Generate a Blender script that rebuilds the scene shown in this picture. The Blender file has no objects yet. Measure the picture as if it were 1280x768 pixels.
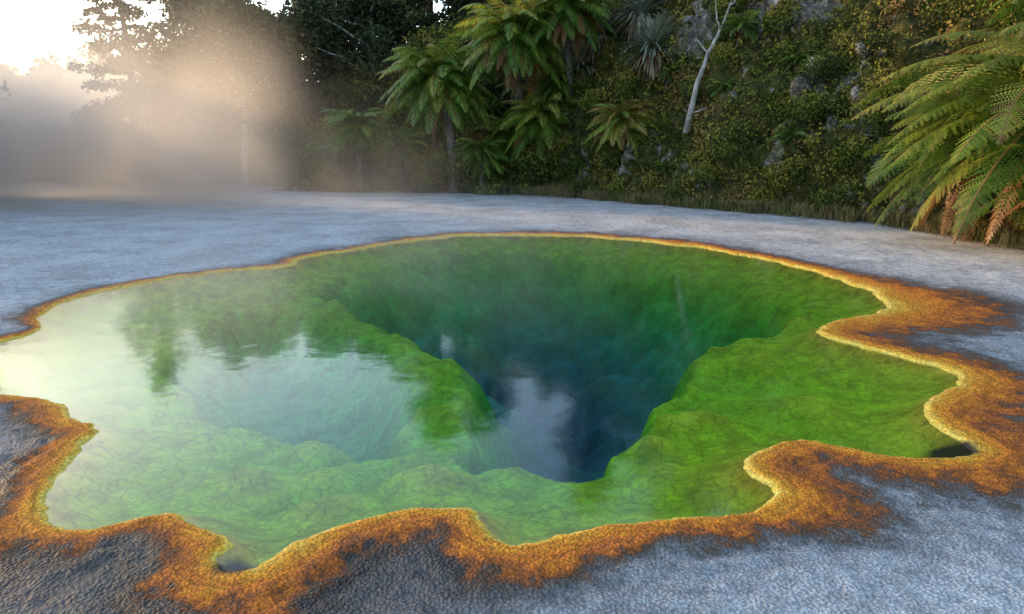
import bpy, math, time
import numpy as np
from mathutils import Vector
from mathutils.bvhtree import BVHTree
rng=np.random.default_rng(7)
sc=bpy.context.scene
col=sc.collection
sc.view_settings.view_transform='Standard'
try: sc.view_settings.look='None'
except Exception: pass
sc.view_settings.exposure=0

# ---------------------------------------------------------------- helpers
def _h(i,j,k,s):
    n=(i.astype(np.int64)*374761393+j.astype(np.int64)*668265263+k.astype(np.int64)*2147483647+s*974634777)&0xffffffff
    n=((n^(n>>13))*1274126177)&0xffffffff
    n=(n^(n>>16))&0xffffffff
    return n/4294967295.0
def vn(x,y,z=None,s=0):
    x=np.asarray(x,float);y=np.asarray(y,float)
    if z is None:z=np.zeros_like(x)
    i=np.floor(x);j=np.floor(y);k=np.floor(z)
    a=x-i;b=y-j;c=z-k
    a=a*a*(3-2*a);b=b*b*(3-2*b);c=c*c*(3-2*c)
    r=0
    for di in(0,1):
        for dj in(0,1):
            for dk in(0,1):
                r=r+_h(i+di,j+dj,k+dk,s)*(a if di else 1-a)*(b if dj else 1-b)*(c if dk else 1-c)
    return r*2-1
def fbm(x,y,z=None,o=4,s=0,g=.5):
    r=0;A=1;F=1;T=0
    for q in range(o):
        r=r+A*vn(np.asarray(x)*F,np.asarray(y)*F,None if z is None else np.asarray(z)*F,s+q*17);T+=A;A*=g;F*=2.03
    return r/T
def ss(a,b,x):
    t=np.clip((x-a)/(b-a),0,1);return t*t*(3-2*t)
def mesh(name,V,F,attrs=None,mat=None,smooth=False,parent=None,link=True):
    V=np.asarray(V,np.float32);F=np.asarray(F,np.int32)
    m=bpy.data.meshes.new(name)
    m.vertices.add(len(V));m.vertices.foreach_set("co",V.ravel())
    k=F.shape[1]
    m.loops.add(F.size);m.loops.foreach_set("vertex_index",F.ravel())
    m.polygons.add(len(F));m.polygons.foreach_set("loop_start",np.arange(0,F.size,k,dtype=np.int32))
    m.polygons.foreach_set("loop_total",np.full(len(F),k,np.int32))
    if smooth:m.polygons.foreach_set("use_smooth",np.ones(len(F),bool))
    m.update(calc_edges=True)
    for n,a in (attrs or {}).items():
        at=m.attributes.new(n,'FLOAT','POINT');at.data.foreach_set("value",np.asarray(a,np.float32))
    if mat:m.materials.append(mat)
    o=bpy.data.objects.new(name,m)
    if link:col.objects.link(o)
    if parent:o.parent=parent
    return o
def empty(name):
    o=bpy.data.objects.new(name,None);o.empty_display_size=.3;col.objects.link(o);return o
def grid_faces(nx,ny):
    i=np.arange(nx*ny).reshape(ny,nx)
    return np.stack([i[:-1,:-1],i[:-1,1:],i[1:,1:],i[1:,:-1]],-1).reshape(-1,4)
def unit(a):
    return a/np.maximum(np.linalg.norm(a,axis=-1,keepdims=True),1e-9)
def leaves(P,size,aspect=.45,bias=None,biasw=.6,tint=None,r=rng):
    n=len(P)
    a=unit(r.normal(size=(n,3)))
    nn=unit(r.normal(size=(n,3))+ (0 if bias is None else bias*biasw*2))
    a=unit(a-nn*np.sum(a*nn,1,keepdims=True))
    b=np.cross(nn,a)
    L=(size*r.uniform(.6,1.3,n))[:,None]
    W=L*aspect
    V=np.stack([P-a*L*.5,P+b*W*.5,P+a*L*.5,P-b*W*.5],1).reshape(-1,3)
    if tint is None:tint=r.uniform(0,1,n)
    return V,np.repeat(tint,4)
def quads(n):return np.arange(n).reshape(-1,4)

# ---------------------------------------------------------------- node helpers
def newmat(name):
    m=bpy.data.materials.new(name);m.use_nodes=True
    nt=m.node_tree;nt.nodes.clear();return m,nt
class N:
    def __init__(s,nt):s.nt=nt
    def n(s,t,**k):
        x=s.nt.nodes.new(t)
        for a,b in k.items():setattr(x,a,b)
        return x
    def set(s,sock,v):
        if isinstance(v,bpy.types.NodeSocket):s.nt.links.new(v,sock)
        elif v is not None:sock.default_value=v
    def math(s,op,a,b=None,c=None,clamp=False):
        x=s.n("ShaderNodeMath",operation=op,use_clamp=clamp)
        s.set(x.inputs[0],a);s.set(x.inputs[1],b)
        if c is not None:s.set(x.inputs[2],c)
        return x.outputs[0]
    def mr(s,v,a,b,c=0.,d=1.,smooth=True):
        x=s.n("ShaderNodeMapRange",interpolation_type='SMOOTHSTEP' if smooth else 'LINEAR')
        for i,q in enumerate((v,a,b,c,d)):s.set(x.inputs[i],q)
        return x.outputs[0]
    def noise(s,vec,scale,detail=4,rough=.55,dist=0.):
        x=s.n("ShaderNodeTexNoise");s.set(x.inputs["Vector"],vec);s.set(x.inputs["Scale"],scale)
        s.set(x.inputs["Detail"],detail);s.set(x.inputs["Roughness"],rough);s.set(x.inputs["Distortion"],dist)
        return x.outputs["Fac"]
    def ramp(s,f,stops,interp='LINEAR'):
        x=s.n("ShaderNodeValToRGB");cr=x.color_ramp;cr.interpolation=interp
        while len(cr.elements)<len(stops):cr.elements.new(.5)
        for e,(p,c) in zip(cr.elements,stops):
            e.position=p;e.color=(*c,1)
        s.set(x.inputs[0],f);return x.outputs[0]
    def mix(s,f,a,b,bt='MIX'):
        x=s.n("ShaderNodeMix",data_type='RGBA',blend_type=bt)
        s.set(x.inputs[0],f)
        for k,v in((6,a),(7,b)):
            if isinstance(v,tuple):v=(*v,1) if len(v)==3 else v
            s.set(x.inputs[k],v)
        return x.outputs[2]
    def value(s,c,v):
        h=s.n("ShaderNodeHueSaturation");s.set(h.inputs["Value"],v);s.nt.links.new(c,h.inputs["Color"]);return h.outputs[0]
    def attr(s,name):
        return s.n("ShaderNodeAttribute",attribute_name=name).outputs["Fac"]
    def bump(s,h,strength,dist,normal=None):
        x=s.n("ShaderNodeBump");s.set(x.inputs["Strength"],strength);s.set(x.inputs["Distance"],dist);s.set(x.inputs["Height"],h)
        if normal:s.set(x.inputs["Normal"],normal)
        return x.outputs[0]
    def out(s,sh,vol=None):
        o=s.n("ShaderNodeOutputMaterial")
        if sh:s.nt.links.new(sh,o.inputs[0])
        if vol:s.nt.links.new(vol,o.inputs[1])
    def pbsdf(s,colr,rough=.8,spec=.3,normal=None):
        x=s.n("ShaderNodeBsdfPrincipled")
        if isinstance(colr,tuple):colr=(*colr,1)
        s.set(x.inputs["Base Color"],colr);s.set(x.inputs["Roughness"],rough);s.set(x.inputs["Specular IOR Level"],spec)
        if normal:s.set(x.inputs["Normal"],normal)
        return x.outputs[0]
def leafmat(name,stops,rough=.55,trans=.25,spec=.3):
    m,nt=newmat(name);b=N(nt)
    c=b.ramp(b.attr("tint"),stops)
    pb=b.pbsdf(c,rough,spec)
    if trans>0:
        t=b.n("ShaderNodeBsdfTranslucent");b.set(t.inputs[0],c)
        mx=b.n("ShaderNodeMixShader");mx.inputs[0].default_value=trans
        nt.links.new(pb,mx.inputs[1]);nt.links.new(t.outputs[0],mx.inputs[2]);pb=mx.outputs[0]
    b.out(pb);return m
def barkmat(name,c1,c2,sc_=6):
    m,nt=newmat(name);b=N(nt)
    g=b.n("ShaderNodeTexCoord").outputs["Object"]
    mp=b.n("ShaderNodeMapping");nt.links.new(g,mp.inputs[0]);mp.inputs["Scale"].default_value=(1,1,.35)
    n1=b.noise(mp.outputs[0],sc_,5,.65)
    c=b.ramp(n1,[(.35,c1),(.65,c2)])
    b.out(b.pbsdf(c,.9,.15,b.bump(n1,.8,.05)));return m

# ---------------------------------------------------------------- world, sun
w=bpy.data.worlds.new("World");sc.world=w;w.use_nodes=True
bg=w.node_tree.nodes["Background"]
sk=w.node_tree.nodes.new("ShaderNodeTexSky");sk.sky_type='NISHITA';sk.sun_disc=False
SUN_EL=math.radians(12);SUN_AZ=math.radians(-54)
sk.sun_elevation=SUN_EL;sk.sun_rotation=SUN_AZ
w.node_tree.links.new(sk.outputs[0],bg.inputs[0]);bg.inputs[1].default_value=.6
sd=bpy.data.lights.new("sun","SUN");sd.energy=8;sd.angle=math.radians(3);sd.color=(1,.60,.24)
so=bpy.data.objects.new("sun",sd);col.objects.link(so)
dirv=Vector((math.sin(SUN_AZ)*math.cos(SUN_EL),math.cos(SUN_AZ)*math.cos(SUN_EL),math.sin(SUN_EL)))
so.rotation_euler=dirv.to_track_quat('Z','Y').to_euler();so.location=(-30,15,20)

# ---------------------------------------------------------------- camera
cd=bpy.data.cameras.new("camera");cd.sensor_width=36;cd.lens=23.46;cd.clip_end=2500;cd.clip_start=.05
cam=bpy.data.objects.new("camera",cd);cam.location=(0,0,1.7);cam.rotation_euler=(math.radians(90-13.1),0,0)
col.objects.link(cam);sc.camera=cam

# ---------------------------------------------------------------- hot spring outline (metres)
P=np.array([(0.0,14.1),(1.96,13.56),(3.49,12.05),(4.13,10.67),(4.5,9.24),(4.41,7.81),(4.1,7.07),(3.16,6.55),(2.88,6.1),(3.21,5.58),(3.49,5.04),(3.4,4.76),(2.93,4.42),(2.74,4.2),(2.68,3.94),(2.71,3.64),(2.58,3.49),(2.16,3.54),(1.91,3.7),(1.7,3.76),(1.33,3.54),(1.24,3.34),(1.36,3.12),(1.24,2.93),(0.91,2.85),(0.61,2.85),(0.22,2.7),(0.04,2.64),(-0.07,2.7),(-0.16,2.93),(-0.31,2.95),(-0.54,2.93),(-0.75,2.82),(-0.94,2.7),(-1.04,2.47),(-1.19,2.43),(-1.28,2.53),(-1.21,2.65),(-1.5,2.82),(-1.65,2.93),(-1.82,2.85),(-1.97,2.73),(-2.21,2.82),(-2.43,3.16),(-2.5,3.54),(-2.59,4.0),(-2.84,4.02),(-3.18,4.42),(-3.7,4.55),(-4.73,4.42),(-6.28,5.58),(-5.05,5.78),(-4.65,5.83),(-4.56,6.33),(-5.11,6.89),(-5.19,7.68),(-5.03,8.39),(-4.56,9.36),(-3.29,10.05),(-3.44,10.92),(-2.51,12.25),(-1.63,13.56)])
D=np.array([(-.35,3.85),(.15,3.93),(.53,4.04),(.85,4.39),(1.0,4.86),(1.49,5.6),(1.89,6.29),(2.79,7.01),(3.44,7.71),(3.7,8.9),(3.4,10.2),(2.7,11.6),(1.5,12.7),(0,13.2),(-1.3,12.7),(-2.2,11.4),(-2.7,10.2),(-2.73,9.3),(-1.86,7.9),(-.98,7.0),(-.5,5.9),(-.30,4.95),(-.38,4.4)])
M=np.array([(-2.05,4.56),(-1.2,4.15),(-.75,4.0),(-.58,4.35),(-.62,4.95),(-.85,5.8),(-1.5,7.0),(-2.3,7.9),(-3.2,8.9),(-3.67,8.5),(-3.5,6.86),(-2.81,5.4)])
def smooth_poly(Q,it=2):
    for _ in range(it):
        A=Q;B=np.roll(Q,-1,0)
        Q=np.stack([A*.75+B*.25,A*.25+B*.75],1).reshape(-1,2)
    return Q
P=smooth_poly(P,1);D=smooth_poly(D,2);M=smooth_poly(M,2)
def sdf(Q,x,y):
    d=np.full(x.shape,1e9);ins=np.zeros(x.shape,bool)
    for a,b in zip(Q,np.roll(Q,-1,0)):
        ex,ey=b-a;wx=x-a[0];wy=y-a[1]
        t=np.clip((wx*ex+wy*ey)/(ex*ex+ey*ey+1e-12),0,1)
        d=np.minimum(d,(wx-ex*t)**2+(wy-ey*t)**2)
        if ey!=0:
            c=((a[1]>y)!=(b[1]>y))&(x<(b[0]-a[0])*(y-a[1])/ey+a[0])
            ins^=c
    return np.sqrt(d)*np.where(ins,1,-1)

# ---------------------------------------------------------------- ground sheet with the basin carved into it
xs=np.concatenate([-np.geomspace(1500,7.2,26),np.arange(-7.0,-3.6,.05),np.arange(-3.6,4.4,.021),np.arange(4.4,7.5,.05),np.geomspace(7.7,1500,26)])
ys=np.concatenate([-np.geomspace(300,1.2,12),np.arange(1.0,1.6,.1),np.arange(1.6,6,.021),np.arange(6,15,.055),np.arange(15.1,20,.2),np.geomspace(20.5,1500,34)])
X,Y=np.meshgrid(xs,ys);nx,ny=len(xs),len(ys);X=X.ravel();Y=Y.ravel()
wamp=np.clip((Y-1)/12,.28,1)*.19
wx=X+wamp*fbm(X*2.3,Y*2.3,o=5,s=3,g=.66)*1.3;wy=Y+wamp*fbm(X*2.3,Y*2.3,o=5,s=9,g=.66)*1.3
near=(X>-8.5)&(X<8.5)&(Y>0)&(Y<17)
sP=np.full(X.shape,-6.);sD=np.full(X.shape,-6.);sM=np.full(X.shape,-6.)
sP[near]=sdf(P,wx[near],wy[near])
wx2=X+.26*fbm(X*1.3,Y*1.3,o=3,s=31,g=.35);wy2=Y+.26*fbm(X*1.3,Y*1.3,o=3,s=39,g=.35)
sD[near]=sdf(D,wx2[near],wy2[near]);sM[near]=sdf(M,wx2[near],wy2[near])
ow=.21+.10*fbm(X*1.1,Y*1.1,o=2,s=5)
def gs(cx,cy,r,a):return a*np.exp(-((X-cx)**2+(Y-cy)**2)/r**2)
ow+=gs(4.9,7.3,1.5,.8)+gs(3.7,4.6,.8,.20)+gs(3.2,3.6,.7,.20)+gs(1.7,3.2,.5,.12)+gs(1,13,4,.2)+gs(-.9,2.4,.6,.04)
ow-=ss(-1.9,-3.2,X)*.08
ow=np.maximum(ow,.07)
inn=np.maximum(sP,0);fr=ss(4.,10,Y)
Ls=.5+2.3*fr
flute=fbm(X*1.3,Y*1.3,o=3,s=51,g=.4)
dep=.26*(1-np.exp(-inn/.4))+.09*np.minimum(inn,1.5)
def soft(d,L):
    d=np.maximum(d,0);return 1-np.exp(-(d*d/(d+.12))/L)
dmv=.95*soft(sM+.10*flute,.42)
ddv=3.4*soft(sD+.18*flute,Ls)
dep=dep+np.maximum(dmv*(1-ss(0,.6,sD)),ddv)
dep=dep*(1+.14*fbm(X*1.8,Y*1.8,o=3,s=61,g=.4)*ss(.1,.5,dep))
bil=np.sqrt(fbm(X*2.2,Y*2.2,o=2,s=71)**2+.004);bil2=np.sqrt(fbm(X*8,Y*8,o=2,s=75)**2+.01)
dep-= (.20*bil+.03*bil2)*ss(.15,.7,inn)
dep=np.maximum(dep,.004)
out_=np.maximum(-sP,0)
lip=.016*np.exp(-((out_-.12)/.14)**2)+.012*ss(0,.05,out_)
rough_=.014*fbm(X*9,Y*9,o=4,s=81,g=.65)+.02*fbm(X*1.5,Y*1.5,o=3,s=83)
ter=.005*np.sin(out_*42+3*fbm(X*4,Y*4,o=2,s=86))*ss(.02,.08,out_)*(1-ss(.3,.8,out_))
outz=lip+ter+rough_*ss(.02,.25,out_)+.006*fbm(X*20,Y*20,o=2,s=85)*ss(0,.05,out_)+.02*ss(.2,1.5,out_)
Z=np.where(sP>0,-dep,np.maximum(outz,.001))
far=ss(30,200,np.hypot(X,Y))
Z=Z+far*2*fbm(X*.01,Y*.01,o=3,s=90)
wetl=gs(-2.6,2.1,2.0,1.0)+gs(-.6,2.1,1.0,.45)+gs(3.9,3.4,.9,.6)+gs(-5.5,4.2,1.5,.6)+gs(5.3,7.4,.9,.5)
wetl=np.clip(wetl,0,1)
brown=gs(2.62,3.66,.16,1.3)+gs(2.4,3.58,.16,1.0)+gs(-1.16,2.5,.12,1.4)+gs(1.1,2.96,.07,.9)+gs(-2.1,2.85,.18,.5)+gs(.3,2.78,.1,.6)
gm,nt=newmat("sinter_microbial_mat_painted_depth");b=N(nt)
pos=b.n("ShaderNodeNewGeometry").outputs["Position"]
z=b.n("ShaderNodeSeparateXYZ");nt.links.new(pos,z.inputs[0]);zz=z.outputs[2]
d=b.attr("rim");owa=b.attr("belt");wet=b.attr("wet");brn=b.attr("brown")
nz1=b.noise(pos,5.,4,.65);nz2=b.noise(pos,26.,3,.65);nz3=b.noise(pos,.9,3,.6)
q=b.math('DIVIDE',b.math('MULTIPLY',d,-1.),owa)
q=b.math('ADD',q,b.math('MULTIPLY',b.math('SUBTRACT',nz1,.5),b.mr(q,0.,1.,.35,2.4)))
q=b.math('ADD',q,b.math('MULTIPLY',b.math('SUBTRACT',nz2,.5),b.mr(q,0.,.8,.25,1.1)))
q4=b.math('DIVIDE',q,4.,clamp=True)
oc=b.ramp(q4,[(0,(.85,.62,.12)),(.022,(.95,.52,.05)),(.055,(.90,.35,.018)),(.14,(.74,.21,.012)),(.23,(.46,.12,.016)),(.30,(.17,.07,.028)),(.39,(.14,.13,.12)),(.56,(.38,.38,.39)),(1,(.56,.57,.58))])
band=b.math('SINE',b.math('ADD',b.math('MULTIPLY',d,110.),b.math('MULTIPLY',nz1,22.)))
oc=b.value(oc,b.math('ADD',b.math('MULTIPLY',b.math('MULTIPLY',band,b.mr(q4,.35,.15)),.16),1.))
g1=b.noise(pos,90,2,.75);g2=b.noise(pos,9,3,.65)
vg=b.n("ShaderNodeTexVoronoi",feature='F1');nt.links.new(pos,vg.inputs["Vector"]);vg.inputs["Scale"].default_value=58.;vg.inputs["Randomness"].default_value=1.
peb=b.mr(vg.outputs["Distance"],.15,.75,1.,0.)
sinv=b.math('ADD',b.math('MULTIPLY',g2,.5),b.math('MULTIPLY',nz3,.5))
sinv=b.mr(sinv,.36,.62,.62,1.15)
speck=b.math('MULTIPLY',b.mr(g1,.36,.64,.72,1.25),b.mr(peb,0.,.7,.72,1.08))
outc=b.mix(b.mr(q4,.25,.6),oc,b.value(oc,sinv))
outc=b.value(outc,speck)
wm=b.math('MULTIPLY',b.mr(b.math('ADD',wet,b.math('MULTIPLY',b.math('SUBTRACT',nz1,.5),.7)),.25,.75),b.mr(q4,.22,.36))
outc=b.mix(wm,outc,b.mix(1.,outc,(.30,.27,.26),'MULTIPLY'))
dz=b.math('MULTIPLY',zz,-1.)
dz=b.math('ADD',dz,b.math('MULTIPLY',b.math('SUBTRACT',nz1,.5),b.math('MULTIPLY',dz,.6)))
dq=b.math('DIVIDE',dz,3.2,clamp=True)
ic=b.ramp(dq,[(0,(.85,.55,.06)),(.008,(.76,.52,.04)),(.025,(.56,.56,.03)),(.06,(.40,.58,.012)),(.13,(.18,.52,.010)),(.22,(.05,.44,.03)),(.36,(.010,.30,.09)),(.52,(.005,.18,.14)),(.68,(.003,.095,.12)),(.84,(.003,.038,.075)),(1,(.002,.018,.048))])  # mat colour at the rim; deeper down, water's light absorption painted in
vor=b.n("ShaderNodeTexVoronoi",feature='DISTANCE_TO_EDGE')
wv=b.n("ShaderNodeVectorMath",operation='ADD');nt.links.new(pos,wv.inputs[0])
nc=b.n("ShaderNodeTexNoise");nt.links.new(pos,nc.inputs[0]);nc.inputs["Scale"].default_value=6;nc.inputs["Detail"].default_value=2
sv=b.n("ShaderNodeVectorMath",operation='SCALE');nt.links.new(nc.outputs["Color"],sv.inputs[0]);sv.inputs["Scale"].default_value=.2
nt.links.new(sv.outputs[0],wv.inputs[1]);nt.links.new(wv.outputs[0],vor.inputs["Vector"]);vor.inputs["Scale"].default_value=7.5
crk=b.mr(vor.outputs["Distance"],0.,.06,.66,1.)
crk=b.math('MULTIPLY',crk,b.mr(nz2,.3,.7,.85,1.15))
crk=b.math('MULTIPLY',crk,b.mr(nz1,.3,.7,.66,1.3))
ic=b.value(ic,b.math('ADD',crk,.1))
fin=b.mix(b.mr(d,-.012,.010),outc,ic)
fin=b.mix(b.mr(b.math('ADD',brn,b.math('MULTIPLY',b.math('SUBTRACT',nz1,.5),1.2)),.5,1.0),fin,(.045,.028,.016))
outm=b.mr(d,.0,-.05,.15,1.)
bm=b.bump(b.math('ADD',b.math('MULTIPLY',b.math('ADD',g1,b.math('MULTIPLY',peb,1.1)),.34),g2),outm,.021)
ro=b.mr(wm,0,1,.8,.42)
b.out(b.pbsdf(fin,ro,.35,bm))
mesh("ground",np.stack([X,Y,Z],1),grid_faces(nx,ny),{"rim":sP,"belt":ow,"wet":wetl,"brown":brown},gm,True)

# ---------------------------------------------------------------- water
wm_,nt=newmat("hot_spring_water");b=N(nt)
pos=b.n("ShaderNodeNewGeometry").outputs["Position"]
n1=b.noise(pos,3.2,2,.5,.3)
bm=b.bump(n1,.12,.02)
fz=b.n("ShaderNodeFresnel");fz.inputs[0].default_value=1.33;nt.links.new(bm,fz.inputs["Normal"])
gl=b.n("ShaderNodeBsdfGlossy");gl.inputs["Roughness"].default_value=.08;nt.links.new(bm,gl.inputs["Normal"]);gl.inputs[0].default_value=(1,1,1,1)
tr=b.n("ShaderNodeBsdfTransparent");tr.inputs[0].default_value=(.95,1,.98,1)
mx=b.n("ShaderNodeMixShader");nt.links.new(fz.outputs[0],mx.inputs[0]);nt.links.new(tr.outputs[0],mx.inputs[1]);nt.links.new(gl.outputs[0],mx.inputs[2])
b.out(mx.outputs[0])
sel=(sP.reshape(ny,nx)>-.03)
F=grid_faces(nx,ny);keep=sel.ravel()[F].any(1);F=F[keep]
used=np.unique(F);remap=np.full(nx*ny,-1);remap[used]=np.arange(len(used))
mesh("water",np.stack([X[used],Y[used],np.full(len(used),-.002)],1),remap[F],None,wm_,True)

# ---------------------------------------------------------------- cliff
BP=np.array([(12.5,-6),(11.8,0),(10.6,5),(9.9,9),(9.5,11.5),(9.3,14.5),(8.5,17.2),(6.3,19.7),(3.9,22.8),(.6,28),(-4,30.5),(-8.7,32),(-13,34.5),(-18,37),(-24,38.5),(-34,39)],float)
BH=np.array([9,9,9,9,9,9.5,10.5,11,11,9.5,7.5,5,3.6,3.0,2.8,2.8])
seg=np.r_[0,np.cumsum(np.hypot(*np.diff(BP,axis=0).T))]
ns,nv=620,150
S=np.linspace(0,seg[-1],ns)
def csmooth(v,k=25):
    kk=np.ones(k)/k;return np.convolve(np.pad(v,k//2,'edge'),kk,'valid')
bx=csmooth(np.interp(S,seg,BP[:,0]));by=csmooth(np.interp(S,seg,BP[:,1]));bh=csmooth(np.interp(S,seg,BH),41)
tx=np.gradient(bx);ty=np.gradient(by);tl=np.hypot(tx,ty)
nxn=ty/tl;nyn=-tx/tl
sg=np.sign(nxn*(bx+2)+nyn*(by-12));nxn*=sg;nyn*=sg
T=np.linspace(0,1,nv)
v1=np.clip(T/.78,0,1);v2=np.clip((T-.78)/.22,0,1)
SS,TT=np.meshgrid(np.arange(ns),np.arange(nv))
hgt=bh[SS]*v1[TT]+v2[TT]*2.0*np.clip(bh[SS]-3,0,1)-.15*(TT==0)
back=.36*bh[SS]*v1[TT]**1.1+v2[TT]**1.5*14
cx=bx[SS]+nxn[SS]*back;cy=by[SS]+nyn[SS]*back;cz=hgt.copy()
dn=.9*fbm(cx*.35,cy*.35,cz*.35,o=3,s=101)+.7*np.abs(fbm(cx*1.1,cy*1.1,cz*1.1,o=3,s=111))*2-.3+.14*fbm(cx*4,cy*4,cz*4,o=3,s=121)
dn=dn*np.clip(.25+cz/1.5,0,1)
cx=cx-nxn[SS]*dn*.8;cy=cy-nyn[SS]*dn*.8;cz=cz+dn*.25
def rockf(x,y,z):
    r=fbm(x*.9,y*.9,z*.35,o=5,s=131,g=.68)
    return ss(.10,.32,r)*ss(-1,3,x)
rock=rockf(cx,cy,cz)
mm,nt=newmat("mossy_rock");b=N(nt)
pos=b.n("ShaderNodeNewGeometry").outputs["Position"]
a2=b.noise(pos,5,5,.7);a3=b.noise(pos,22,3,.7)
moss=b.ramp(a2,[(.3,(.012,.014,.006)),(.45,(.04,.045,.012)),(.55,(.085,.08,.018)),(.68,(.11,.075,.025))])
rk=b.ramp(b.noise(pos,3.5,6,.7,.6),[(.35,(.035,.032,.026)),(.5,(.15,.135,.115)),(.64,(.46,.43,.39))])
f=b.mr(b.math('ADD',b.attr("rock"),b.math('MULTIPLY',b.math('SUBTRACT',a2,.5),2.2)),.45,.8)
c=b.mix(f,moss,rk)
b.out(b.pbsdf(c,.9,.2,b.bump(b.math('ADD',a2,b.math('MULTIPLY',a3,.5)),1.,.12)))
cliffV=np.stack([cx,cy,cz],-1).reshape(-1,3);cliffF=grid_faces(ns,nv)
cl=mesh("mossy_cliff",cliffV,cliffF,{"rock":rock.ravel()},mm,True)
bvh=BVHTree.FromPolygons(cliffV.tolist(),cliffF.tolist())
def on_cliff(x,z,out=.15,y0=2):
    r=bvh.ray_cast(Vector((x,y0,z)),Vector((0,1,0)))
    p=r[0] if r[0] else Vector((x,24,z))
    return Vector((p.x,p.y-out,p.z))
def on_side(y,z,out=.5):
    r=bvh.ray_cast(Vector((2,y,z)),Vector((1,0,0)))
    p=r[0] if r[0] else Vector((9.5,y,z))
    return (p.x-out,p.y,p.z)

fc=cliffV[cliffF];cen=fc.mean(1)
e1=fc[:,1]-fc[:,0];e2=fc[:,3]-fc[:,0];nrm=np.cross(e1,e2);area=np.linalg.norm(nrm,axis=1);nrm=unit(nrm)
toC=unit(np.array([0,5,3.])-cen);flip=np.sign(np.sum(nrm*toC,1));nrm=nrm*flip[:,None]
nrm[:,2]=np.where(cen[:,2]>8,np.abs(nrm[:,2]),nrm[:,2])
dist=np.hypot(cen[:,0],cen[:,1])
vis=(cen[:,1]>4)
dens=fbm(cen[:,0]*1.3,cen[:,1]*1.3,cen[:,2]*1.3,o=3,s=141)
rk_=rockf(cen[:,0],cen[:,1],cen[:,2])
wgt=area*vis*np.clip(.8+dens*1.4,.03,2)*(1-.88*rk_)*np.where(dist<22,1.,.6)
NL=300000
idx=rng.choice(len(cen),NL,p=wgt/wgt.sum())
u_,v_=rng.uniform(0,1,(2,NL,1))
Pp=fc[idx,0]+e1[idx]*u_+e2[idx]*v_
clump=fbm(Pp[:,0]*1.2,Pp[:,1]*1.2,Pp[:,2]*1.2,o=3,s=151)
thick=np.clip(.14+.8*clump,.03,.75)
off=rng.uniform(0,1,NL)**.6*thick
Pp=Pp+nrm[idx]*off[:,None]
hue=fbm(Pp[:,0]*.5,Pp[:,1]*.5,Pp[:,2]*.5,o=4,s=161)
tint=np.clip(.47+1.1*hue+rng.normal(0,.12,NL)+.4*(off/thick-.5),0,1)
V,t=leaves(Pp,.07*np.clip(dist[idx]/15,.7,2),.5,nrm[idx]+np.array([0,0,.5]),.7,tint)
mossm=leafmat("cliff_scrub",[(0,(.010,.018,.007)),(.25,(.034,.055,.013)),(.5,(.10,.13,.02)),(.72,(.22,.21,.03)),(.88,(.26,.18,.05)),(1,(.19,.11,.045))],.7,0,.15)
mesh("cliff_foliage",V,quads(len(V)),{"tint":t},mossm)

# ---------------------------------------------------------------- fronds
def frond(L,az,el0,droop,width,n=26,sub=0,r=rng,base=(0,0,0),tint0=.5,curl=1.3,tilt=0):
    s=np.linspace(0,1,n+1)
    e=el0-droop*s**curl
    azs=az+tilt*s**1.5
    Tn=np.stack([np.cos(e)*np.cos(azs),np.cos(e)*np.sin(azs),np.sin(e)],1)
    pts=np.array(base)+np.vstack([[0,0,0],np.cumsum((Tn[1:]+Tn[:-1])*.5*L/n,0)])
    Sd=np.stack([np.sin(azs),-np.cos(azs),0*azs],1)
    roll=r.normal(0,.3);Nn=np.cross(Sd,Tn)
    Sd2=Sd*math.cos(roll)+Nn*math.sin(roll)
    prof=np.where(s<.35,(np.maximum(s,.02)/.35)**.6,np.maximum((1-s)/.65,0)**.75)
    prof[s<.05]=0
    Vs=[];Ts=[]
    k=np.arange(1,n)
    for sgn in(1,-1):
        Dd=unit(sgn*Sd2*math.cos(.42)+Tn*math.sin(.42)+np.array([0,0,-.30])+r.normal(0,.06,(n+1,3)))
        pl=(width*prof*r.uniform(.9,1.08,n+1))[:,None];pw=L/n
        p0=pts[k];dk=Dd[k];tk=Tn[k];l=pl[k]
        tt=np.clip(tint0+r.normal(0,.07,len(k))+.12*s[k],0,1)
        if sub==0:
            q=np.stack([p0,p0+dk*l*.35+tk*pw*.55,p0+dk*l+np.array([0,0,-1])*l*.15,p0+dk*l*.35-tk*pw*.55],1)
            Vs.append(q.reshape(-1,3));Ts.append(np.repeat(tt,4))
        else:
            for j in range(sub):
                fj=(j+.3)/sub
                c0=p0+dk*l*fj+np.array([0,0,-1])*l*.14*fj*fj
                pl2=pw*.72*(1-fj*.7)+.006
                ww=l/sub*.60
                for s2 in(1,-1):
                    ed=unit(s2*tk+dk*.35)
                    q=np.stack([c0-dk*ww*.5,c0+ed*pl2*.6-dk*ww*.35,c0+ed*pl2+dk*ww*.3,c0+dk*ww*.5],1)
                    Vs.append(q.reshape(-1,3));Ts.append(np.repeat(np.clip(tt+.1*fj,0,1),4))
            q=np.stack([p0-tk*.003,p0+dk*l-np.array([0,0,1])*l*.14,p0+dk*l-np.array([0,0,1])*l*.14+tk*.002,p0+tk*.003],1)
            Vs.append(q.reshape(-1,3));Ts.append(np.repeat(tt*.6,4))
    wv=(.012*(L/1.5)*(1-s*.8))[:,None]
    A=pts+Sd2*wv;B=pts-Sd2*wv
    q=np.stack([A[:-1],A[1:],B[1:],B[:-1]],1).reshape(-1,3);Vs.append(q);Ts.append(np.full(len(q),.9 if tint0<.8 else .95))
    return np.vstack(Vs),np.concatenate(Ts)
fernm=leafmat("fern_frond",[(0,(.013,.035,.009)),(.2,(.036,.09,.014)),(.45,(.09,.18,.022)),(.62,(.18,.27,.035)),(.78,(.32,.32,.06)),(.9,(.24,.13,.05)),(1,(.17,.085,.035))],.45,.3,.35)
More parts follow.
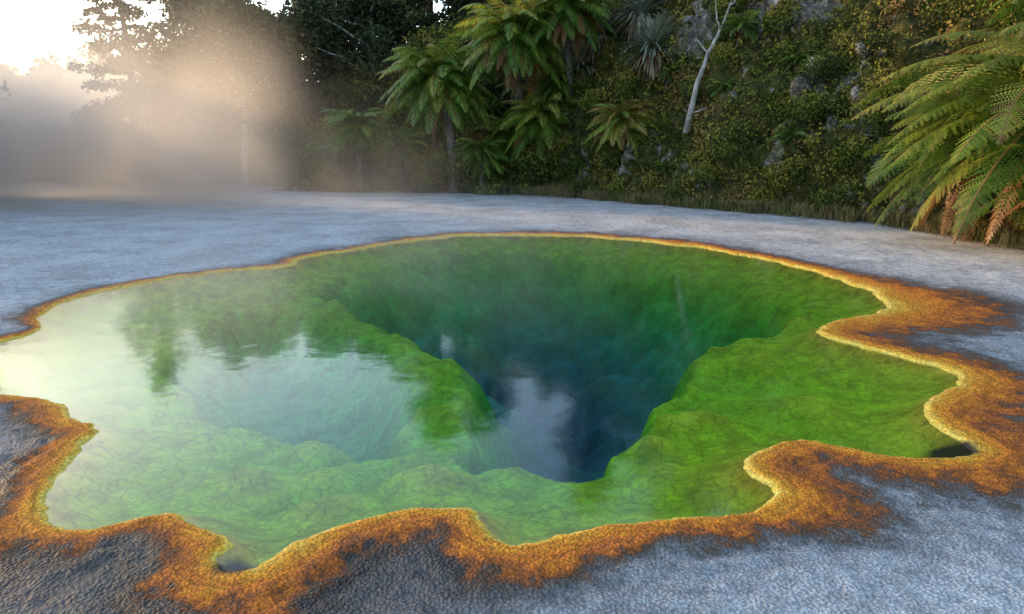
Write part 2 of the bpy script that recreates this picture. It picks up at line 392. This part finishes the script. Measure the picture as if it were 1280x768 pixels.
spikem=leafmat("spiky_leaf",[(0,(.06,.08,.06)),(.4,(.19,.23,.17)),(.7,(.36,.39,.30)),(.85,(.28,.22,.14)),(1,(.16,.10,.06))],.4,.15,.4)
trunkm=barkmat("fern_trunk_fibre",(.04,.034,.028),(.20,.18,.16),9)
palem=barkmat("pale_bark",(.16,.15,.14),(.55,.53,.5),7)
darkm=barkmat("dark_bark",(.025,.02,.016),(.09,.075,.06),5)
def tube(pts,rad,k=10,wob=.0,r=rng):
    pts=np.asarray(pts,float);n=len(pts);rad=np.asarray(rad,float)
    T_=unit(np.gradient(pts,axis=0));ref=np.array([.3,.9,.1])
    A=unit(np.cross(T_,ref));B=np.cross(T_,A)
    th=np.linspace(0,2*np.pi,k,endpoint=False)
    V=pts[:,None]+rad[:,None,None]*(1+wob*r.normal(size=(n,k,1)))*(A[:,None]*np.cos(th)[None,:,None]+B[:,None]*np.sin(th)[None,:,None])
    i=np.arange(n*k).reshape(n,k);j=np.roll(i,-1,1)
    F=np.stack([i[:-1],j[:-1],j[1:],i[1:]],-1).reshape(-1,4)
    return V.reshape(-1,3),F
def join(parts):
    Vs=[];Fs=[];o=0
    for V,F in parts:Vs.append(V);Fs.append(F+o);o+=len(V)
    return np.vstack(Vs),np.vstack(Fs)
def fern(name,c,R,nf=30,sub=0,trunk=None,n=26,dead=5,tint=.42,faceaz=-90,spread=360,el=(-40,72),wf=.27):
    e=empty(name);e.location=c
    Vs=[];Ts=[]
    for i in range(nf):
        az=math.radians(faceaz+(i*.618034%1-.5)*spread+rng.normal(0,6));q=(i+.5)/nf
        el0=math.radians(el[0]+(el[1]-el[0])*q)
        V,t=frond(R*rng.uniform(.85,1.25),az,el0,math.radians(42+62*q+rng.normal(0,8)),R*rng.uniform(wf*.85,wf*1.1),n,sub,tint0=np.clip(tint-.18+rng.normal(0,.10)+.30*q,0,.78),tilt=rng.normal(0,.25),curl=1.1)
        Vs.append(V);Ts.append(t)
    for i in range(dead):
        az=math.radians(faceaz+rng.uniform(-.5,.5)*spread)
        V,t=frond(R*rng.uniform(.6,1.05),az,math.radians(rng.uniform(-55,-10)),math.radians(45),R*.15,n,0,tint0=.95,curl=.6)
        Vs.append(V);Ts.append(t)
    V=np.vstack(Vs);mesh("fronds",V,quads(len(V)),{"tint":np.concatenate(Ts)},fernm,parent=e)
    if trunk is None:trunk=[(0,.55,-.7),(0,.2,-.3),(0,0,0)]
    tp=np.array(trunk,float);m=max(8,len(tp)*5);tt=np.linspace(0,len(tp)-1,m)
    pp=np.stack([np.interp(tt,np.arange(len(tp)),tp[:,q]) for q in range(3)],1)
    V,F=tube(pp,np.linspace(.13,.10,m)*R/1.8+.02,10,.08)
    mesh("trunk",V,F,None,trunkm,True,parent=e)
    return e
def spiky(name,c,R,n=150,tint=.5,dead=50):
    e=empty(name);e.location=c
    Vs=[];Ts=[]
    for i in range(n+dead):
        isd=i>=n
        az=rng.uniform(0,2*np.pi);el0=math.radians(rng.uniform(-5,88)) if not isd else math.radians(rng.uniform(-60,-5))
        L=R*rng.uniform(.8,1.15)*(.85 if isd else 1);m=7;s=np.linspace(0,1,m)
        e_=el0-math.radians(rng.uniform(25,70))*s**1.5
        T_=np.stack([np.cos(e_)*math.cos(az),np.cos(e_)*math.sin(az),np.sin(e_)],1)
        pts=np.vstack([[0,0,0],np.cumsum(T_[1:]*L/(m-1),0)])
        Sd=np.array([math.sin(az),-math.cos(az),0]);wd=(.028*R*(np.sin(np.pi*np.clip(s*.8+.18,0,1)))**.8)[:,None];wd[-1]=0.001
        A=pts+Sd*wd;B=pts-Sd*wd
        Vs.append(np.stack([A[:-1],A[1:],B[1:],B[:-1]],1).reshape(-1,3))
        Ts.append(np.full((m-1)*4,np.clip((.95 if isd else tint)+rng.normal(0,.12),0,1)))
    V=np.vstack(Vs);mesh("leaves",V,quads(len(V)),{"tint":np.concatenate(Ts)},spikem,parent=e)
    V,F=tube([(0,.6,-.9),(0,.3,-.5),(0,0,0)],[.12,.12,.09],8);mesh("stem",V,F,None,trunkm,True,parent=e)
fern("tree_fern",(-2.9,27.6,4.6),2.55,80,0,[(.5,.4,-4.6),(.5,.3,-3.2),(.35,.1,-1.5),(0,0,0)],30,14,.52)
fern("tree_fern",(.1,26.2,6.0),2.35,70,0,[(.3,2.0,-3),(.1,.8,-1.5),(0,0,0)],30,46,.5)
fern("tree_fern",(2.0,25.6,6.9),2.0,56,0,[(.3,2.0,-3),(.1,.8,-1.5),(0,0,0)],26,34,.45)
fern("tree_fern",tuple(on_cliff(1.25,3.1,1.1)),2.1,70,0,None,28,12,.56)
fern("tree_fern",tuple(on_cliff(.0,2.4,.9)),1.6,50,0,None,24,8,.46)
fern("ponga_fern",tuple(on_cliff(3.75,2.8,.7)),1.4,52,0,None,24,26,.70)
fern("ponga_fern",(-6.4,28.4,2.8),1.6,54,0,[(0,.2,-2.8),(0,0,0)],24,4,.36)
fern("ponga_fern",(-4.6,28.4,2.0),1.4,44,0,[(0,.2,-2.0),(0,0,0)],22,3,.30)
fern("ponga_fern",(-8.3,29.6,1.6),1.2,40,0,[(0,.2,-1.6),(0,0,0)],22,3,.28)
fern("ponga_fern",(-1.2,27.0,1.7),1.3,44,0,[(0,.2,-1.7),(0,0,0)],22,5,.38)
fern("ponga_fern",tuple(on_cliff(1.9,4.5,.7)),1.5,48,0,None,22,6,.42)
fern("large_fern",on_side(11.6,2.5,1.2),3.0,84,8,[(1.3,.2,-1.2),(.5,.1,-.5),(0,0,0)],38,12,.50,el=(-22,72),wf=.21)
fern("large_fern",on_side(10.5,1.6,1.1),2.1,50,8,[(1.1,.2,-1.0),(.4,.1,-.4),(0,0,0)],30,16,.44,el=(-15,70),wf=.25)
fern("large_fern",on_side(12.8,1.9,1.0),2.3,60,8,[(1.0,.2,-.9),(.4,.1,-.4),(0,0,0)],30,18,.40,el=(-20,70),wf=.25)
fern("ponga_fern",on_side(13.5,4.9,.5),1.5,40,0,[(.8,0,-.5),(0,0,0)],24,3,.3)
fern("ponga_fern",on_side(15.5,5.6,.4),1.0,30,0,[(.8,0,-.5),(0,0,0)],24,3,.3)
for x,z_,R in ((2.6,1.3,.6),(5.0,1.2,.55),(6.4,3.6,.6),(7.6,2.1,.6),(5.2,4.3,.7),(6.9,5.4,.7),(.2,4.4,.9),(8.0,4.2,.6),(-.8,3.6,.9)):
    fern("small_fern",tuple(on_cliff(x,z_,.25)),R,24,0,None,18,4,.3)
for x,zv,R,tn in((3.4,6.1,1.45,.55),(4.65,5.0,1.25,.45),(2.75,5.0,1.3,.62),(4.6,6.4,1.35,.5),(2.6,6.5,1.1,.5)):
    spiky("astelia_plant",tuple(on_cliff(x,zv,.7)),R,280,tn,140)
e=empty("dead_tree");e.location=on_cliff(5.55,2.7,.6)
k_=[((0,.3,-.4),.10),((.05,.05,.3),.085),((.2,-.05,1.1),.07),((.45,0,1.9),.06),((.85,.1,2.7),.045),((1.15,.3,3.5),.03),((1.3,.5,4.1),.015)]
kp=np.array([a for a,_ in k_]);kr=[r for _,r in k_]
tt=np.linspace(0,6,30);pp=np.stack([np.interp(tt,range(7),kp[:,q]) for q in range(3)],1)+rng.normal(0,.012,(30,3))
parts=[tube(pp,np.interp(tt,range(7),kr),9,.06)]
for st,dv,L in((19,(-.3,0,.9),.8),(23,(.5,-.1,.6),.9),(4,(.6,-.1,.1),.55),(15,(-.6,0,.5),.5),(24,(-.5,.1,.9),.6),(26,(.6,0,.5),.5),(4,(-.5,-.1,.2),.3)):
    dv=np.array(dv)/np.linalg.norm(dv);q=np.linspace(0,1,7)[:,None]
    parts.append(tube(pp[st]+dv*L*q+np.array([0,0,.2])*q*q*L+rng.normal(0,.012,(7,3)),np.linspace(kr[2]*.5,.006,7),7))
V,F=join(parts);mesh("trunk",V,F,None,palem,True,parent=e)

# ---------------------------------------------------------------- grass along the foot of the cliff
def tuft_mass(name,pts,hmin,hmax,nb,mat,wd=.012,tintm=.5):
    n=len(pts);Pb=np.repeat(pts,nb,0)+rng.normal(0,.10,(n*nb,3))*np.array([1,1,0])
    N_=len(Pb);az=rng.uniform(0,2*np.pi,N_);ln=rng.uniform(.25,.9,N_);H=rng.uniform(hmin,hmax,N_)
    d_=np.stack([np.cos(az)*ln,np.sin(az)*ln,np.ones(N_)],1)*H[:,None]
    sd_=np.stack([-np.sin(az),np.cos(az),0*az],1)*wd
    mid=Pb+d_*np.array([.4,.4,.65]);tip=Pb+d_*np.array([1,1,.85])
    V=np.stack([Pb-sd_,mid-sd_*.8,tip,mid+sd_*.8],1).reshape(-1,3)
    t=np.repeat(np.clip(np.repeat(rng.normal(tintm,.2,n),nb)+rng.normal(0,.1,N_),0,1),4)
    return mesh(name,V,quads(len(V)),{"tint":t},mat)
grassm=leafmat("dry_grass",[(0,(.03,.04,.012)),(.35,(.09,.11,.03)),(.6,(.21,.18,.07)),(.85,(.30,.22,.12)),(1,(.17,.10,.05))],.7,0,.15)
si=rng.integers(int(ns*.17),int(ns*.98),1700)
off=rng.uniform(-.7,.5,1700)+.35*vn(si*.05,si*0)
pts=np.stack([bx[si]+nxn[si]*off,by[si]+nyn[si]*off,np.clip(off,0,1)*.8+.02],1)
tuft_mass("grass",pts,.10,.5,38,grassm,.010,.55)

# ---------------------------------------------------------------- broadleaf trees
treem=leafmat("tree_leaves",[(0,(.006,.011,.005)),(.35,(.020,.032,.010)),(.65,(.05,.065,.018)),(.85,(.10,.09,.028)),(1,(.13,.10,.04))],.65,0,.2)
def tree(name,x,y,H,Rc,nl=9000,base=.3,ls=.13,pale=False,lean=0,conifer=False,tint=.45):
    e=empty(name);e.location=(x,y,0)
    m=16;q=np.linspace(0,1,m)
    tp=np.stack([lean*q*H+.15*np.sin(q*5+x),.15*np.cos(q*4+y)-.15,q*H*.92-.1],1)
    parts=[tube(tp,.03+H*.018*(1-q)**.8,10,.05)]
    cents=[];rad=[]
    nb=44 if conifer else 26
    for i in range(nb):
        f=base+(1-base)*(i+.5)/nb;az=i*2.4+rng.normal(0,.4)
        ft=(f-base)/(1-base)
        R=Rc*((1-ft)**.8*.95+.08) if conifer else Rc*(math.sin(math.pi*min(1,ft*.75+.22))**.7)*rng.uniform(.65,1.1)
        p0=np.array([np.interp(f*.95,q,tp[:,k]) for k in range(3)])
        d_=np.array([math.cos(az),math.sin(az),rng.uniform(-.15,.1) if conifer else rng.uniform(.1,.6)])
        ps=p0+d_*R*np.linspace(0,1,6)[:,None]+rng.normal(0,.05,(6,3))
        parts.append(tube(ps,np.linspace(H*.007,.012,6),6))
        for g in ((.3,.6,.85,1) if conifer else (.35,.7,1.)):
            cents.append(p0+d_*R*g+rng.normal(0,.15,3));rad.append((.30 if conifer else .42)*Rc*rng.uniform(.55,1.2)*(1.1-.3*g)*(((1-ft)*.7+.4) if conifer else 1))
    V,F=join(parts);mesh("trunk",V,F,None,palem if pale else darkm,True,parent=e)
    cents=np.array(cents);rad=np.array(rad)
    ci=rng.choice(len(cents),nl,p=rad**2/np.sum(rad**2))
    dd=unit(rng.normal(size=(nl,3)));rr=rng.uniform(0,1,nl)**.45
    Pq=cents[ci]+dd*(rad[ci]*rr)[:,None]*np.array([1,1,.55 if conifer else .7])
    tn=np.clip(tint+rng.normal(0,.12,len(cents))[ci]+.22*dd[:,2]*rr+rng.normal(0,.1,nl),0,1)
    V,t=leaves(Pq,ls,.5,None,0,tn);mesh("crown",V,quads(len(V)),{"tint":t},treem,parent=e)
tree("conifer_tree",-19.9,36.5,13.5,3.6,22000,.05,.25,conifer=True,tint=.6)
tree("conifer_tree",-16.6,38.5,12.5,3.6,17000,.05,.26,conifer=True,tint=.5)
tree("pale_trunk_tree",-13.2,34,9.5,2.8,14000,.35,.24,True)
tree("sun_blocker_tree",-10.2,36,10.5,3.3,14000,.1,.25,tint=.4)
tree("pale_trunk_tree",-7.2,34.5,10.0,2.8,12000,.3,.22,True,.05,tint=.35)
tree("sun_blocker_tree",-4.0,36,16.5,2.6,15000,.1,.26,tint=.35)
tree("sun_blocker_tree",-1.5,35,15,2.4,13000,.15,.25,tint=.4)
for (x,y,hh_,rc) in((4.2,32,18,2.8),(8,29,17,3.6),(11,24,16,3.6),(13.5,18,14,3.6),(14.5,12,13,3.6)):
    tree("sun_blocker_tree",x,y,hh_,rc,9000,.35,.28,tint=.4)
for (x,y,hh_) in((-19,16,11),(-20.5,20.5,12),(-25,25,12),(-18.5,10,11),(-30,30,12),(-27,29,12)):  # unseen trees left of the view, added to keep sun off the pool
    tree("sun_blocker_tree",x,y,hh_,3.8,7000,.08,.3,tint=.4)
def thicket(name,cs,rs,nl,ls,tint,mat,flat=.75):
    cs=np.array(cs);rs=np.array(rs)
    ci=rng.choice(len(cs),nl,p=rs**2/np.sum(rs**2))
    dd=unit(rng.normal(size=(nl,3)));rr=rng.uniform(0,1,nl)**.4
    Pq=cs[ci]+dd*(rs[ci]*rr)[:,None]*np.array([1,1,flat])
    Pq[:,2]=np.abs(Pq[:,2])
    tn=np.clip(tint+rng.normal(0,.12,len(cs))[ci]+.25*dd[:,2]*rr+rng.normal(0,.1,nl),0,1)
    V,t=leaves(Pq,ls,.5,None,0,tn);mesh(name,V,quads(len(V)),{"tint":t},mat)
cs=[];rs=[]
for i in range(420):
    k=rng.integers(int(ns*.56),ns);o=rng.uniform(-.6,3.5)
    cs.append((bx[k]+nxn[k]*o,by[k]+nyn[k]*o,rng.uniform(.1,2.2)+o*.3));rs.append(rng.uniform(.35,1.0))
for i in range(120):
    cs.append((rng.uniform(-10,1.6),0,0));rs.append(rng.uniform(.3,.75))
    xx=cs[-1][0];cs[-1]=(xx,26.6+max(0,-xx)*.30+rng.uniform(0,1.5),rng.uniform(.0,1.5))
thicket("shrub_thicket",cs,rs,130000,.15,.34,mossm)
cs=[];rs=[]
for i in range(120):
    if rng.uniform()<.45:p_=on_side(rng.uniform(9,18),rng.uniform(.4,7),.15)
    else:p_=tuple(on_cliff(rng.uniform(1,8.5),rng.uniform(.3,7.5),.15))
    cs.append(p_);rs.append(rng.uniform(.18,.6))
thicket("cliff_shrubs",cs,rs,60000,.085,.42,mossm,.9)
cs=[];rs=[]
for i in range(420):
    x=rng.uniform(-20.5,3);y=rng.uniform(39,46)
    top=9.9+(x+20)*.10+1.0*vn(np.array([x*.6]),np.array([3.]))[0]
    zz_=rng.uniform(0,1)**.8*top*y/42
    cs.append((x,y,zz_));rs.append(rng.uniform(.8,1.6)*(1.15-.5*zz_/12))
thicket("forest",cs,rs,110000,.34,.35,treem,.9)
cs=[];rs=[]
for i in range(560):
    x=rng.uniform(-82,-26);y=88+rng.uniform(-5,6)
    tp_=13.0+1.9*vn(np.array([x*.22]),np.array([1.]))[0]
    zz_=rng.uniform(0,1)**.7*tp_
    cs.append((x,y,zz_));rs.append(rng.uniform(1.,2.2)*(1.15-.5*zz_/tp_))
thicket("distant_trees",cs,rs,100000,.6,.45,treem,.9)

# ---------------------------------------------------------------- steam
def steam(name,lo,hi,dens,scale,thr,zfall,aniso=.35,stretch=(1,1,1),soft=1.0,step=3.):
    lo=np.array(lo,float);hi=np.array(hi,float)
    V=[(x,y,z) for x in(lo[0],hi[0]) for y in(lo[1],hi[1]) for z in(lo[2],hi[2])]
    F=[(0,1,3,2),(4,6,7,5),(0,4,5,1),(2,3,7,6),(0,2,6,4),(1,5,7,3)]
    m,nt=newmat(name+"_vapour");b=N(nt)
    m.cycles.volume_step_rate=step
    tc=b.n("ShaderNodeTexCoord")
    mp=b.n("ShaderNodeMapping");nt.links.new(tc.outputs["Object"],mp.inputs[0]);mp.inputs["Scale"].default_value=stretch
    nz=b.noise(mp.outputs[0],scale,2,.5,0.)
    core=b.mr(nz,thr,thr+.3)
    g=b.n("ShaderNodeVectorMath",operation='SUBTRACT');nt.links.new(tc.outputs["Generated"],g.inputs[0]);g.inputs[1].default_value=(.5,.5,0)
    g2=b.n("ShaderNodeVectorMath",operation='MULTIPLY');nt.links.new(g.outputs[0],g2.inputs[0]);g2.inputs[1].default_value=(2,2,1)
    ln=b.n("ShaderNodeVectorMath",operation='LENGTH');nt.links.new(g2.outputs[0],ln.inputs[0])
    ed=b.mr(ln.outputs["Value"],1.0,1.0-soft)
    sx=b.n("ShaderNodeSeparateXYZ");nt.links.new(tc.outputs["Generated"],sx.inputs[0])
    zf=b.math('POWER',b.math('SUBTRACT',1.,sx.outputs[2],clamp=True),zfall)
    dd=b.math('MULTIPLY',b.math('MULTIPLY',b.math('MULTIPLY',core,ed),zf),dens)
    vs=b.n("ShaderNodeVolumeScatter");vs.inputs["Color"].default_value=(.99,.99,1,1);vs.inputs["Anisotropy"].default_value=aniso
    nt.links.new(dd,vs.inputs["Density"]);b.out(None,vs.outputs[0])
    return mesh(name,V,F,None,m)
steam("steam",(-72,42,0),(-14,74,11.5),.20,.10,.12,.4,.5,soft=.5)
steam("steam",(-34,13,.02),(0,33,9),.62,.2,.36,1.4,.4,(1,1,.5),.8)
steam("steam",(-9,3.2,.03),(4,16,1.6),.13,.5,.38,1.0,.2,(1,1,.6),.7)
